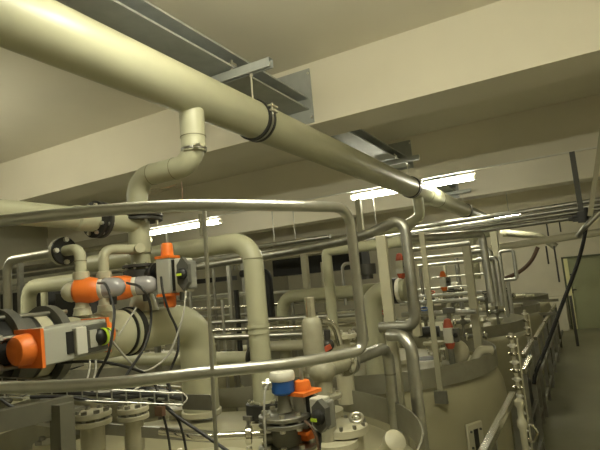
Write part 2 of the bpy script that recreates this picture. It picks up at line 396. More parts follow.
# flanged pipe coming in from the left
lz = .440
lp = thing('flanged_inlet_pipe', 'cream pipe from the left ending in a black bolted flange', 'pipe', (VX, 1.2, lz-.06))
emit('pipe_body', B().cyl((VX, .2, lz), (VX, 2.06, lz), .056, n=28), 'pvc', lp)
emit('flange_sleeve', B().lathe([(.058, -.13), (.066, -.12), (.066, 0)], (VX, 1.80, lz), (0,1,0), 28), 'pvc2', lp)
flange(lp, (VX, 1.800, lz), (0,1,0), .098, .022, 'black', 8, .011)
flange(lp, (VX, 1.838, lz), (0,1,0), .098, .022, 'dark', 8, .011)
# small branch with a black flange and a stainless tube
AY = 1.68
pa = move(Vector((VX, AY, .3)), 'z', py=249); pa = Vector((move(Vector((VX, AY, pa.z)), 'x', px=80).x, AY, pa.z))
ub = move(pa, 'z', py=276)
sb = thing('small_branch_pipe', 'small cream elbow pipe with a black bolted disc flange on its left', 'pipe', ub)
fx = move(pa, 'x', px=65)
emit('pipe_body', B().tube([fx, pa, ub], .0275, .05, 20), 'pvc2', sb)
emit('joint_ring', B().hoop(move(pa, 'z', py=261), (0,0,1), .025, .0295, .004), 'joint', sb)
flange(sb, fx-Vector((.004,0,0)), (1,0,0), .072, .018, 'black', 4, .013, bm_='pale')
emit('union_nut', B().lathe([(.036, -.02), (.040, -.018), (.040, .018), (.036, .02)], ub, n=12), 'tankf', sb)
sx = move(fx, 'x', px=54)
st = path(fx-Vector((.02,0,0)), ('x','px',7), ('z','py',330))
ss = thing('small_stainless_tube', 'thin stainless tube from the black disc flange bending down at the left edge', 'tube', st[-1])
emit('tube_body', B().tube(st, .0235, .07, 18), 'steel', ss)
emit('stub_flange', B().lathe([(.066, -.012), (.07, -.01), (.07, .01), (.066, .012)], fx-Vector((.026,0,0)), (1,0,0), 24), 'pale', ss)
# second small branch into the vertical pipe
BY = 1.86
pb = move(Vector((VX, BY, .3)), 'z', py=249); xb = move(pb, 'x', px=103).x; pb = Vector((xb, BY, pb.z))
ubb = move(pb, 'z', py=275)
s2 = thing('small_bypass_pipe', 'small cream bypass pipe curving from the vertical pipe down to the second orange ball valve', 'pipe', ubb)
emit('pipe_body', B().tube([Vector((VX+.03, VY-.02, pb.z)), Vector((xb+(VX+.03-xb)*.0, BY, pb.z)), ubb], .0265, .05, 20), 'pvc2', s2)
emit('union_nut', B().lathe([(.036, -.018), (.040, -.016), (.040, .016), (.036, .018)], ubb, n=12), 'tankf', s2)
e_ = Vector((VX+.035, VY-.05, pb.z)); emit('end_plug', B().cyl(e_, e_+Vector((.05,-.03,0)), .027), 'pvc2', s2)
# ball valves with orange actuators
def ball_valve(base, ax, label, ylow, L=1.0, off=-.042):
    base = Vector(base); ax = Vector(ax).normalized()
    t = thing('ball_valve', label, 'valve', base)
    emit('valve_body', B().lathe([(.030, -.085), (.032, -.05), (.034, 0), (.032, .05), (.030, .085)], base, n=20).ball(base-ax*(.048 if off < 0 else .02), .05), 'tankf', t)
    bs = base; base = base+ax*off
    emit('actuator_body', B().lathe([(.050, .008), (.062, .02), (.065, .05), (.064, .115*L), (.056, .15*L), (.046, .165*L)], base, ax, 24), 'orange', t)
    c = base+ax*(.105*L)
    emit('collar_ring', B().lathe([(.046, .155*L), (.049, .16*L), (.049, .185*L), (.044, .19*L)], base, ax, 24), 'white', t)
    emit('dome', B().lathe([(.047, .18*L), (.051, .20*L), (.050, .25*L), (.044, .285*L), (.028, .31*L), (.003, .32*L)], base, ax, 24), 'smoke', t)
    g = base+ax*(.24*L)-Vector((0,0,.035)); emit('cable_gland', B().cyl(g+Vector((0,0,.01)), g-Vector((0,0,.05)), .022, .016), 'black', t)
    emit('union_nut', B().lathe([(.036, -.02), (.040, -.018), (.040, .018), (.036, .02)], bs-Vector((0,0,.10)), n=12), 'tankf', t)
    stub = bs-Vector((0,0,.10)); low_ = stub.copy(); low_.z = ylow
    emit('outlet_stub', B().cyl(stub, low_, .029, n=20).lathe([(.046, -.02), (.032, .03)], Vector((stub.x, stub.y, ylow+.03)), n=20), 'pvc2', t)
    return t
bz = move(ub, 'z', py=291); adir = Vector((.84, .54, .03))
BPZ = -.165
ball_valve(bz, adir, 'ball valve with orange actuator and smoky dome, left of the pair', -.06, .80)
bz2 = move(ubb, 'z', py=289.5); adir2 = Vector((.84, .54, .02))
ball_valve(bz2, adir2, 'ball valve with orange actuator and smoky dome, right of the pair', -.06, .84, .012)
# ------------------------------------------------------------------ big process pipe with flanged valve and elbow
BX, BR = -2.20, .112
el = move(Vector((BX, 2.4, BPZ)), 'y', px=196)
big = thing('process_pipe', 'wide cream process pipe with a black coupling and an elbow turning down', 'pipe', (BX, el.y, -.74))
emit('pipe_body', B().tube([Vector((BX, 1.50, BPZ)), Vector((BX, el.y, BPZ)), Vector((BX, el.y, -.72))], BR, .19, 36, 12), 'pvc', big)
cy_ = 2.0
emit('coupling_band', B().hoop((BX, cy_, BPZ), (0,1,0), BR, BR+.020, .03, 40).hoop((BX, cy_-.05, BPZ), (0,1,0), BR, BR+.013, .008, 40), 'black', big)
emit('coupling_sleeve', B().hoop((BX, cy_-.025, BPZ), (0,1,0), BR, BR+.012, .03, 40), 'pvc2', big)
emit('pipe_socket', B().lathe([(BR+.002, -.14), (BR+.010, -.13), (BR+.010, 0)], (BX, cy_-.07, BPZ), (0,1,0), 36), 'pvc2', big)
emit('tee_branch', B().lathe([(.085, .10), (.07, .16), (.062, .19)], (BX, VY, BPZ), n=28), 'pvc2', big)
emit('base_flange', B().lathe([(.12, -.03), (.125, -.025), (.125, .0), (.12, .005)], (BX, el.y, -.72), n=36), 'tankf', big)
v = thing('flanged_valve', 'dark grey flanged valve with tie rods at the left edge below the stainless tube', 'valve', (BX, 1.2, BPZ-.19))
emit('valve_body', B().lathe([(.10, .95), (.14, .97), (.14, 1.55), (.10, 1.57)], (BX, 0, BPZ), (0,1,0), 36), 'black', v)
emit('liner_ring', B().hoop((BX, 1.435, BPZ), (0,1,0), .13, .144, .06, 36), 'tankf', v)
emit('cover_plate', B().hoop((BX, 1.34, BPZ), (0,1,0), .13, .147, .08, 36), 'darkg', v)
for y in (1.295, 1.50):
    emit('flange_ring', B().hoop((BX, y, BPZ), (0,1,0), .115, .178, .04, 44), 'darkg', v)
emit('pipe_stub', B().cyl((BX, .3, BPZ), (BX, 1.21, BPZ), .108, n=32), 'pvc', v)
for i in range(8):
    a_ = 2*math.pi*(i+.5)/8; p = Vector((BX+.152*math.cos(a_), 0, BPZ+.152*math.sin(a_)))
    emit('tie_rod', B().cyl(p+Vector((0,1.16,0)), p+Vector((0,1.57,0)), .011, n=10).cyl(p+Vector((0,1.18,0)), p+Vector((0,1.21,0)), .02, n=6), 'steeld', v)
# ------------------------------------------------------------------ pneumatic actuators with orange end caps
Zv = Vector((0,0,1))
def actuator(c, ax, side, face, hl, w, capr, label, caps=(.07,.05), kind='side', brim=1.0):
    """c centre of grey body, ax cylinder axis, side direction of the switch box, face direction seen"""
    c = Vector(c); ax = Vector(ax).normalized(); side = Vector(side); side = (side-ax*side.dot(ax)).normalized(); face = ax.cross(side).normalized()
    if face.dot(-c) < 0: face = -face
    t = thing('pneumatic_actuator', label, 'actuator', c-ax*hl)
    emit('body', B().box(c, (w, w*1.15, 2*hl), (side, face, ax)), 'grey', t, smooth=False, bevel=.006)
    for s, L in ((1, caps[0]), (-1, caps[1])):
        p = c+ax*(s*hl)
        emit('end_cap', B().box(p+ax*(s*.007), (w*1.06*brim, w*1.2*brim, .014), (side, face, ax)).lathe([(capr, .008), (capr*.96, L*.75), (capr*.85, L*.93), (capr*.6, L)], p, ax*s, 24), 'orange', t)
    p = c+ax*(hl+caps[0])
    emit('stem', B().cyl(p-ax*.01, p+ax*.05, .009, n=10), 'steel', t)
    if kind == 'side':
        q = c+side*(w*.5)
        emit('mount_bracket', B().box(q+side*.012, (.026, w*.7, hl*1.75), (side, face, ax)), 'black', t, smooth=False)
        q = c+side*(w*.5+.026+.03)
        emit('switch_box', B().box(q+ax*-.004, (.06, w*1.05, hl*1.9), (side, face, ax)), 'pale', t, smooth=False, bevel=.006)
        emit('clear_cover', B().box(q+side*.042+ax*-.004, (.024, w*.9, hl*1.6), (side, face, ax)), 'clear', t, smooth=False, bevel=.008)
        f = q+face*(w*.525)+side*.038
        bb = B()
        prof = [(0, .085), (.03, .045), (.03, -.045), (0, -.085), (-.03, -.045), (-.03, .045)]
        k = hl/.09
        A_ = [bb.bm.verts.new(f+side*(x*1.1)+ax*(y*k)) for x, y in prof]; C_ = [bb.bm.verts.new(f+side*(x*1.1)+ax*(y*k)+face*.03) for x, y in prof]
        bb.loft([A_, C_])
        iv = emit('indicator_housing', bb, 'darkg', t, smooth=False)
        emit('indicator_dome', B().lathe([(.03, .028), (.028, .045), (.015, .058), (.001, .061)], f, face, 20), 'black', t)
        emit('indicator_mark', B().box(f+face*.061-ax*.004, (.026, .008, .012), (side, face, ax)), 'yg', t)
        g = q-ax*(hl*.95)+face*.03
        emit('cable_gland', B().cyl(g, g-ax*.045, .014, n=10), 'darkg', t)
    else:
        f = c+face*(w*.575)
        emit('recess_plate', B().box(f-ax*hl*.22, (w*.62, .014, hl*.26), (side, face, ax)), 'black', t, smooth=False)
        emit('switch_box', B().box(f+ax*hl*.02+face*.012, (w*.78, .03, hl*.34), (side, face, ax)), 'pale', t, smooth=False, bevel=.004)
        iv = emit('indicator_window', B().box(f+ax*hl*.55+face*.010, (w*.80, .028, hl*.70), (side, face, ax)), 'darkg', t, smooth=False, bevel=.004)
        emit('end_plate', B().box(f+ax*hl*.36+face*.028, (w*.5, .012, hl*.24), (side, face, ax)), 'grey', t)
        emit('indicator_dome', B().ball(f+ax*hl*.66+face*.026, w*.27, (1,.7,1), (side, face, ax)), 'black', t)
        emit('indicator_mark', B().hoop(f+ax*hl*.66+face*.035, ax, w*.235, w*.262, .012, 24).hoop(f+ax*(hl*.66+.03)+face*.03, ax, w*.215, w*.24, .008, 24), 'yg', t)
        emit('clear_block', B().box(f+ax*hl*.90+face*.022, (w*.42, .03, hl*.13), (side, face, ax)), 'pale', t)
    return t
ca = at(168.5, 276, Y=2.03)
actuator(ca, (0,0,1), (1,.15,0), None, .093, .085, .034, 'upright grey actuator with orange caps and yellow indicator next to the black butterfly valve', (.085,.075))
ca = at(70, 339, X=-1.98)
dl = at(7, 353, X=-1.98); dr = at(105, 333, X=-1.98)
actuator((dl+dr)/2+Vector((0,.02,0)), dr-dl, (0,0,1), None, (dr-dl).length*.33, .145, .064, 'horizontal grey actuator with orange end caps in front of the dark flanged valve', (.08,.075), kind='front')
# pipe stem of the horizontal actuator
q = dl-(dr-dl).normalized()*.05
solo('air_fitting', B().cyl(q+Vector((0,-.005,0)), q-(dr-dl).normalized()*.12, .016, n=12), 'steeld', 'short steel air fitting on the left orange cap of the horizontal actuator', 'fitting')
# ------------------------------------------------------------------ tall cream elbow pipe
ep = at(259, 300, d=3.1)
EX, EY = ep.x, ep.y
ez = move(ep, 'z', py=240).z
eb = move(ep, 'z', py=417).z
tp = thing('tall_elbow_pipe', 'tall cream elbow pipe in the centre standing on a black flange', 'pipe', (EX, EY, eb))
xl = move(Vector((EX, EY, ez)), 'x', px=150).x
emit('pipe_body', B().tube([(xl-.6, EY, ez), (EX-.02, EY, ez), (EX-.02, EY, eb)], .0635, .15, 30, 12), 'pvc', tp)
emit('joint_ring', B().hoop((EX-.02, EY, move(Vector((EX, EY, 0)), 'z', py=258.5).z), (0,0,1), .06, .0655, .006), 'joint', tp)
for py in (326, 332): emit('joint_ring', B().hoop((EX-.02, EY, move(Vector((EX, EY, 0)), 'z', py=py).z), (0,0,1), .06, .070, .016), 'pvc2', tp)
emit('pipe_socket', B().cyl((EX-.02, EY, eb+.02), (EX-.02, EY, eb+.10), .070, n=28), 'pvc2', tp)
flange(tp, (EX-.02, EY, eb+.045), (0,0,1), .112, .085, 'black', 8, .012, bl=.12)
flange(tp, (EX-.02, EY, eb-.03), (0,0,1), .115, .03, 'tankf', 0)
emit('nozzle_neck', B().cyl((EX-.02, EY, eb-.02), (EX-.02, EY, eb-.14), .08, n=28), 'tankf', tp)
h1 = at(254, 358, d=3.35); h0 = move(h1, 'x', px=112)
hpz = thing('level_pipe', 'cream horizontal pipe behind the wide process pipe, ending in a black flange', 'pipe', (h1+h0)/2)
emit('pipe_body', B().cyl(h0, h1, .046, n=24), 'pvc', hpz)
flange(hpz, h1, (1,0,0), .085, .025, 'black', 6, .009)
# ------------------------------------------------------------------ blue transmitter on its flange stack
bp = at(284, 400, d=2.05); bxy = (bp.x, bp.y)
def zc(py): return move(bp, 'z', py=py).z
ft = thing('flange_stack', 'grey bolted flange stack under the blue transmitter', 'flange stack', (*bxy, -.80))
emit('spool', B().lathe([(.055, -.82), (.055, zc(446)), (.06, zc(440)), (.06, zc(424)), (.055, zc(418))], (*bxy, 0), n=28), 'cast', ft)
for py, r_ in ((415, .108), (421.5, .110), (446, .118)): flange(ft, (*bxy, zc(py)), (0,0,1), r_, .018, 'steeld', 8, .012)
emit('side_branch', B().cyl((bxy[0], bxy[1], zc(437)), (bxy[0]-.09, bxy[1]-.02, zc(437)), .03), 'cast', ft)
tr = thing('pressure_transmitter', 'blue round transmitter with a white cap on the flange stack', 'transmitter', (*bxy, zc(411)))
emit('neck', B().lathe([(.034, zc(411)), (.030, zc(408)), (.024, zc(398)), (.024, zc(392))], (*bxy, 0), n=20), 'cast', tr)
emit('housing', B().lathe([(.036, zc(394)), (.047, zc(391.5)), (.047, zc(380)), (.045, zc(379))], (*bxy, 0), n=28), 'blue', tr)
emit('cap', B().lathe([(.050, zc(380)), (.052, zc(378.5)), (.052, zc(374)), (.047, zc(371.5)), (.02, zc(370.5))], (*bxy, 0), n=28), 'white', tr)
g = Vector((bxy[0]-.045, bxy[1]-.03, zc(383)))
emit('gland', B().cyl(g+Vector((.02,.01,0)), g+Vector((-.025,-.012,0)), .016, n=10).cyl(g+Vector((.0,0,0)), g+Vector((-.008,-.004,0)), .024, n=6), 'bolt', tr)
c = at(305, 411, d=2.02)
actuator(c+Vector((-.02,.03,-.005)), (0,0,1), (1,-.2,0), None, .066, .058, .036, 'upright actuator with an orange cap and pale switch box beside the blue transmitter', (.055,.05), brim=1.7)
# stainless sampling tube with clamp ferrule on the left of the stack
p0 = at(200, 437.5, d=2.02); p1 = at(266, 434, d=2.03)
sn = thing('sample_tube', 'bright stainless tube with a clamp ferrule leading to the flange stack', 'tube', p0)
p00 = at(160, 431, d=2.06)
emit('tube_body', B().tube([p00, p0, p1], .0155, .2, 14), 'bright', sn)
fm = p0.lerp(p1, .74); ff = emit('ferrule', B().lathe([(.03, -.014), (.036, -.010), (.036, .010), (.03, .014)], fm, p1-p0, 20), 'bright', sn)
emit('wing_nut', B().cyl(fm+Vector((0,0,.03)), fm+Vector((0,0,.07)), .006, n=8).box(fm+Vector((0,0,.065)), (.04,.012,.016)), 'steeld', ff)
# ------------------------------------------------------------------ grey angle valve and stainless outlet in the centre
vp0 = at(313, 340, d=2.45); vx, vy = vp0.x, vp0.y
def zv(py): return move(vp0, 'z', py=py).z
av = thing('angle_valve', 'grey cast angle valve with a bright stainless top in the centre', 'valve', (vx, vy, -.80))
emit('upper_body', B().lathe([(.050, zv(372)), (.052, zv(345)), (.050, zv(325)), (.042, zv(319)), (.03, zv(317))], (vx, vy, 0), n=24), 'valve', av)
emit('cylinder_top', B().lathe([(.026, zv(320)), (.026, zv(298)), (.022, zv(297))], (vx, vy, 0), n=20), 'bright', av)
gb = at(322, 371, d=2.42)
emit('globe', B().ball(gb, .068, (1, 1, .85)).cyl(gb, (gb.x, gb.y, -.84), .045).cyl(gb, (vx, vy, zv(345)), .045), 'valve', av)
flange(av, (gb.x, gb.y, gb.z-.115), (0,0,1), .085, .02, 'valve', 6, .010)
e1 = at(345, 365, d=2.62); e2_ = at(388, 353.5, d=3.05)
dirp = (e2_-gb); dirp.z = 0
emit('side_port', B().cyl(gb, gb+dirp*.30, .042), 'valve', av)
flange(av, gb+dirp*.30, dirp, .07, .018, 'valve', 6, .009)
emit('tag_plate', B().box(at(299, 352, d=2.38), (.03,.006,.05)), 'yg', av) if False else None
eo = thing('stainless_outlet_pipe', 'stainless outlet pipe from the angle valve bending down behind the rim band', 'pipe', (e2_.x, e2_.y, FL))
g2 = Vector((e2_.x, e2_.y, gb.z+.0))
emit('pipe_body', B().tube([gb+dirp*.34, g2, Vector((e2_.x, e2_.y, FL))], .034, .09, 20, 8), 'steel', eo)
flange(eo, gb+dirp*.345, dirp, .07, .018, 'steel', 6, .009)
emit('weld_ring', B().hoop(g2-Vector((0,0,.16)), (0,0,1), .033, .036, .01), 'steeld', eo)
# bent bright tube with red valve behind
q0 = at(321, 322, d=3.3); q1 = at(334, 322, d=3.35); q2 = at(338, 345, d=3.35)
solo('bent_tube', B().tube([q0, q1, Vector((q1.x+.03, q1.y, q2.z))], .022, .08, 14), 'bright', 'short bright bent tube above the red handled valve in the centre', 'tube')
hv = thing('hand_valve', 'small valve with a red handle behind the grey angle valve', 'valve', at(328, 352, d=3.2))
emit('valve_body', B().ball(at(328, 345, d=3.2), .04).cyl(at(328, 356, d=3.2), at(327, 330, d=3.2), .02), 'dark', hv)
emit('handle', B().bar(at(322, 351, d=3.15), at(331, 346, d=3.15), .03, .03), 'red', hv)
nf = at(341, 336, d=3.5)
nz = thing('tank_nozzle', 'cream bolted nozzle flange beyond the red handled valve', 'nozzle', nf-Vector((0,0,.2)))
emit('neck', B().cyl(nf, nf-Vector((0,0,.45)), .06), 'tankf', nz)
flange(nz, nf, (0,0,1), .11, .03, 'tankf', 8, .012)
# ------------------------------------------------------------------ upright pipes right of centre
p1 = at(403, 224, d=3.2); X1, Y1 = p1.x, p1.y
ln = path(p1, ('x','px',372), ('x','px',190))
zb = move(p1, 'z', py=326).z
pts = [move(Vector((X1+.01, Y1, zb)), 'x', px=380), Vector((X1+.01, Y1, zb)), Vector((X1+.01, Y1, .37)), at(372, 232.5, d=3.35), at(345, 240.5, d=3.6), at(296, 250.5, d=4.1), at(190, 268, d=4.9)]
solo('tall_stainless_pipe', B().tube(pts, .034, .07, 18, 8).cyl(Vector((X1+.01, Y1, zb+.08)), Vector((X1+.01, Y1, zb+.15)), .040), 'steeld', 'tall stainless pipe right of centre whose top bends over to the left', 'pipe')
pts = [at(393, 332, d=3.05), at(398, 331, d=3.05)]
u0 = at(411, 345, d=3.0)
eP = [Vector((u0.x-.15, u0.y+.06, u0.z+.055)), Vector((u0.x, u0.y, u0.z+.055)), Vector((u0.x, u0.y, FL))]
solo('stainless_elbow_pipe', B().tube(eP, .037, .10, 18, 8), 'steel', 'stainless elbow pipe coming down between the two rim bands', 'pipe')
b0 = at(381, 236, d=3.3)
solo('square_post', B().bx((b0.x-.033, b0.y-.02, FL), (b0.x+.033, b0.y+.02, b0.z)), 'post', 'cream square post left of the tall stainless pipe', 'post', smooth=False)
f0 = at(409.5, 262, d=4.1)
solo('flat_post', B().bx((f0.x-.03, f0.y-.03, move(f0, 'z', py=336).z), (f0.x+.03, f0.y+.03, f0.z+.14)), 'post', 'cream post just right of the tall stainless pipe', 'post', smooth=False)
# pendant strip with a box hanging in front of the second rim band
w0 = at(441, 397, d=3.85); w1 = move(w0, 'z', py=232)
pn = thing('pendant_strip', 'thin flat strip with a small grey plate in front of the rim band', 'sensor strip', w0)
emit('strip', B().bx((w0.x-.02, w0.y-.008, w0.z), (w0.x+.02, w0.y+.008, w1.z)), 'post', pn, smooth=False)
emit('foot_plate', B().box(w0, (.10,.03,.10)), 'cast', pn, smooth=False, bevel=.005)
# posts further along
for px, py0, py1, d_, w, lb in ((466, 246, 352, 5.2, .075, 'cream rack post beyond the pendant strip'), 
                                 (492, 222, 262, 8.2, .10, 'short cream post stub under the pipe bundle'), (228, 258, 345, 5.6, .04, 'slim steel rack post left of the tall elbow pipe'),
                                 (304, 254, 292, 6.2, .07, 'pale rack post in front of the black insulated duct'), (358, 199, 242, 6.9, .07, 'pale drop post under the glowing lamp'),
                                 (153, 262, 330, 5.6, .05, 'slim steel rack post behind the upright actuator'), (20, 262, 330, 5.6, .05, 'slim steel rack post at the left edge'),
                                 (201, 214, 236, 6.6, .05, 'pale drop post beside the left lamp'), (243, 262, 348, 6.6, .05, 'slim steel rack post close behind the tall elbow pipe')):
    a_ = at(px, py0, d=d_); z1 = move(a_, 'z', py=py1).z
    hi = a_.z
    lo_ = FL if 'lamp' not in lb and 'stub' not in lb else z1
    if lo_ == FL and 'slim' not in lb and 'pale' not in lb: pass
    solo('rack_post', B().bx((a_.x-w/2, a_.y-w/2, lo_), (a_.x+w/2, a_.y+w/2, hi)), 'post' if 'cream' in lb or 'pale' in lb else 'steeld', lb, 'post', 'rack posts', smooth=False)
# ------------------------------------------------------------------ horizontal rack pipes
def rack(px0, py0, px1, Y, r, m, lb, name='rack_pipe', slope=0, group='pipes in the racks', cat='pipe'):
    a_ = at(px0, py0, Y=Y); e_ = move(a_, 'x', px=px1); e_.z += slope*(e_.x-a_.x)
    return solo(name, B().cyl(a_, e_, r, n=14), m, lb, cat, group)
rack(190, 262, 345, 5.6, .045, 'steel', 'thick stainless rack pipe crossing just under the left lamp')
rack(-20, 290, 345, 6.0, .022, 'steel', 'thin bright rack pipe passing behind the tall elbow pipe')
rack(192, 255.5, 330, 6.2, .03, 'steel', 'topmost stainless rack pipe left of the guard loop corner')
rack(150, 273.5, 350, 5.9, .03, 'bright', 'bright stainless rack pipe above the black insulated duct')
rack(150, 313, 376, 4.6, .020, 'bright', 'bright thin tube crossing behind the bright valve top')
rack(150, 326, 372, 4.4, .022, 'steel', 'thin tube crossing just below the bright valve top')
rack(205, 331, 372, 4.2, .020, 'bright', 'bright tube crossing at the shoulder of the grey angle valve')
rack(205, 338, 330, 4.0, .032, 'steel', 'thicker tube behind the tall elbow pipe below the valve top')
rack(130, 305, 300, 6.4, .025, 'steel', 'thin dull tube behind the upright rod')
rack(-20, 276, 130, 5.0, .05, 'steeld', 'thick grey tube in the far left rack behind the disc flange', name='rack_pipe')
rack(-20, 282, 130, 4.8, .03, 'steeld', 'thin grey tube in the far left rack below the disc flange')
rack(-20, 268, 150, 7.2, .06, 'post', 'cream duct high in the far left rack', name='cable_duct')
rack(-20, 296, 70, 5.6, .035, 'steel', 'lowest grey tube in the far left rack')
# insulated black duct and its drop
a_ = at(278, 268, Y=6.6); e_ = move(a_, 'x', px=366)
solo('insulated_duct', B().box((a_+e_)/2, (abs(e_.x-a_.x), .3, .26)), 'rubber', 'black insulated duct on the far rack behind the guard loop', 'duct', smooth=False)
a_ = at(233, 278, Y=6.3); e_ = move(a_, 'x', px=168)
solo('cable_tray', B().box((a_+e_)/2, (abs(e_.x-a_.x), .2, .07)), 'black', 'black cable tray behind the upright rod', 'cable tray', smooth=False)
d0 = at(268, 271, d=5.4)
solo('insulated_pipe', B().tube([d0-Vector((.35,0,0)), d0, Vector((d0.x, d0.y, move(d0, 'z', py=322).z))], .04, .09, 14), 'rubber', 'black insulated pipe dropping beside the tall elbow pipe', 'pipe')
for i, px in enumerate((234, 238, 242)):
    s_ = at(px, 262, Y=6.2)
    solo('gooseneck_tube', B().tube([s_+Vector((0,0,-.12)), s_, s_+Vector((.05,0,.0))], .012, .03, 8), 'steeld', 'little gooseneck vent tube on the tray, %s of three' % ('leftmost','middle','rightmost')[i], 'tube', 'gooseneck vents')
# cream pipes behind centre
c0_ = at(332, 312, d=4.4); c1 = move(c0_, 'z', py=251); c2 = move(c1, 'x', px=402)
solo('cream_branch_pipe', B().tube([(c0_.x, c0_.y, -.9), c1, c2], .045, .05, 18), 'pvc', 'cream pipe making a square corner behind the guard loop', 'pipe')
c0_ = at(284, 330, d=5.2); c1 = move(c0_, 'z', py=297); c2 = move(c1, 'x', px=400)
solo('cream_return_pipe', B().tube([(c0_.x, c0_.y, -.95), c1, c2], .062, .15, 18), 'pvc', 'cream pipe with a round elbow low behind the tall elbow pipe', 'pipe')
c0_ = at(374, 340, d=4.3); c1 = move(c0_, 'z', py=293); c2 = move(c1, 'x', px=406)
fe = thing('fat_elbow_pipe', 'fat cream elbow pipe right behind the cream square post', 'pipe', (c0_.x, c0_.y, -.85))
emit('pipe_body', B().tube([(c0_.x, c0_.y, -.85), c1, c2], .092, .17, 26, 10), 'pvc', fe)
emit('flange_ring', B().hoop(move(c1, 'x', px=396), (1,0,0), .09, .106, .035, 30), 'black', fe)
emit('white_ring', B().hoop(move(c1, 'x', px=400), (1,0,0), .09, .103, .03, 30), 'white', fe)
emit('top_flange', B().lathe([(.05, .12), (.05, .16), (.08, .16), (.08, .25), (.06, .25)], c1, n=18), 'dark', fe)
# dark vertical U tube
u0 = at(346, 305, d=4.9); u1 = move(u0, 'z', py=264); u2 = move(u1, 'x', px=353)
solo('u_tube', B().tube([u0, u1, u2, Vector((u2.x, u2.y, u0.z))], .016, .05, 10), 'steel', 'thin upside down U tube left of the guard loop upright', 'tube')
# cream pipe loop in the dark left background
u0 = at(29, 318, d=4.6); u1 = move(u0, 'z', py=287); u2 = move(u1, 'x', px=84)
solo('background_elbow_pipe', B().tube([(u0.x, u0.y, -.9), u1, u2], .065, .12, 18), 'pvc', 'cream elbow pipe in the dark rack at far left', 'pipe')
u0 = at(45, 318, d=5.2); u1 = move(u0, 'z', py=292)
solo('background_riser', B().cyl((u0.x, u0.y, -.95), u1, .035, n=14), 'pvc', 'slim cream riser beside the dark left elbow pipe', 'pipe')
a_ = at(70, 300, X=-6.6); 
for px, w, lb in ((10, .30, 'dark cabinet at the left edge under the rack'), (38, .28, 'dark cabinet behind the cream elbow pipe in the far left rack'), (66, .27, 'dark cabinet behind the orange ball valves')):
    p = at(px, 302, Y=5.3)
    solo('control_cabinet', B().bx((p.x-w, p.y, FL), (p.x+w, p.y+.4, p.z+.15)), 'darkc', lb, 'cabinet', smooth=False, bevel=.01)
# ------------------------------------------------------------------ pipe bundle crossing on the right
bl, br_ = at(346, 243, Y=7.0), at(600, 205, Y=7.0)
sl = (br_.z-bl.z)/(br_.x-bl.x)
x0, x1 = move(bl, 'x', px=296).x, 1.3
for i, (dz_, dy_, r_, m_, lb) in enumerate(((.062, .0, .029, 'steel', 'topmost bright pipe of the bundle crossing to the right wall'), (.010, .10, .029, 'steel', 'second pipe of the bundle crossing to the right wall'),
                                 (-.045, .02, .027, 'steeld', 'third pipe of the bundle, dull grey, crossing to the right wall'), (-.10, .10, .029, 'steeld', 'lowest pipe of the bundle crossing to the right wall'))):
    a_ = Vector((x0, 6.97+dy_, bl.z+sl*(x0-bl.x)+dz_)); e_ = Vector((x1, 6.97+dy_, br_.z+sl*(x1-br_.x)+dz_))
    solo('bundle_pipe', B().cyl(a_, e_, r_, n=14), m_, lb, 'pipe', 'bundle of crossing pipes')
hp_ = at(572, 156, Y=6.90)
hg = thing('hanger_post', 'grey hanger post holding the pipe bundle under the lamp trunking', 'hanger', (hp_.x, 6.90, .5))
emit('post', B().bx((hp_.x-.025, 6.86, .55), (hp_.x+.035, 6.895, HB-.086)), 'darkg', hg, smooth=False)
emit('cross_arm', B().bx((hp_.x-.14, 6.84, .49), (hp_.x+.16, 7.14, .52)), 'darkg', hg, smooth=False)
emit('junction_block', B().box((hp_.x+.0, 6.82, .50), (.09,.05,.13)).box((hp_.x-.07, 6.82, .52), (.06,.05,.03)).box((hp_.x-.07, 6.82, .47), (.06,.05,.03)), 'black', hg, smooth=False)
a_ = at(603, 165, Y=6.3); e_ = at(590, 216, Y=6.3)
solo('diagonal_brace', B().bar(e_, a_+Vector((.05,0,.4)), .05, .03, up=(0,1,0)), 'post', 'pale diagonal brace at the right edge above the black hose', 'brace', smooth=False)
solo('brace_pipe', B().tube([at(600, 212, Y=6.4), at(586, 226, Y=6.4), at(578, 236, Y=6.5)], .03, .1, 12), 'steeld', 'short grey pipe stub under the diagonal brace', 'pipe')
hose = [at(586, 208, Y=6.5), at(586, 228, Y=6.45), at(578, 262, Y=6.35), at(562, 305, Y=6.2), at(547, 345, Y=6.05), at(536, 372, Y=5.95), at(534, 384, Y=5.9)]
solo('hanging_hose', B().spline(hose, .020, 12), 'rubber', 'long black hose hanging from the bundle hanger down to the railing', 'hose')
# far wall pipes
a_ = at(491, 248.5, Y=11.5); e_ = at(604, 231.5, Y=11.0)
solo('wall_pipe', B().cyl(a_, e_, .072, n=18), 'tankf', 'pale pipe crossing in front of the far wall above the door', 'pipe')
a_ = at(505, 233, Y=13.5); b_ = at(540, 236, Y=13.5); c_ = at(556, 247, Y=13.5)
ip = thing('insulated_wall_pipe', 'pale insulated pipe with a round flanged end near the far wall', 'pipe', a_)
emit('pipe_body', B().tube([a_, b_, c_], .085, .3, 18), 'valve', ip)
emit('end_flange', B().lathe([(.12, -.05), (.13, 0), (.13, .05), (.09, .08)], a_+Vector((-.0,0,.03)), (1,-.6,0), 24), 'tankf', ip)
ef = at(468, 233, Y=11); 
solo('far_elbow', B().tube([Vector((ef.x, ef.y, -.2)), ef, ef+Vector((.5,0,0))], .14, .25, 18), 'pvc', 'far cream elbow pipe under the end of the overhead pipe', 'pipe')
solo('far_drop_pipe', B().tube([(PX, 6.55, PZ-.04), (PX, 6.55, .74), (PX-.14, 6.35, .64), (PX-.5, 6.3, .62)], .07, .12, 20), 'pvc', 'second cream drop pipe hooking down from the overhead pipe beside the lamp', 'pipe')
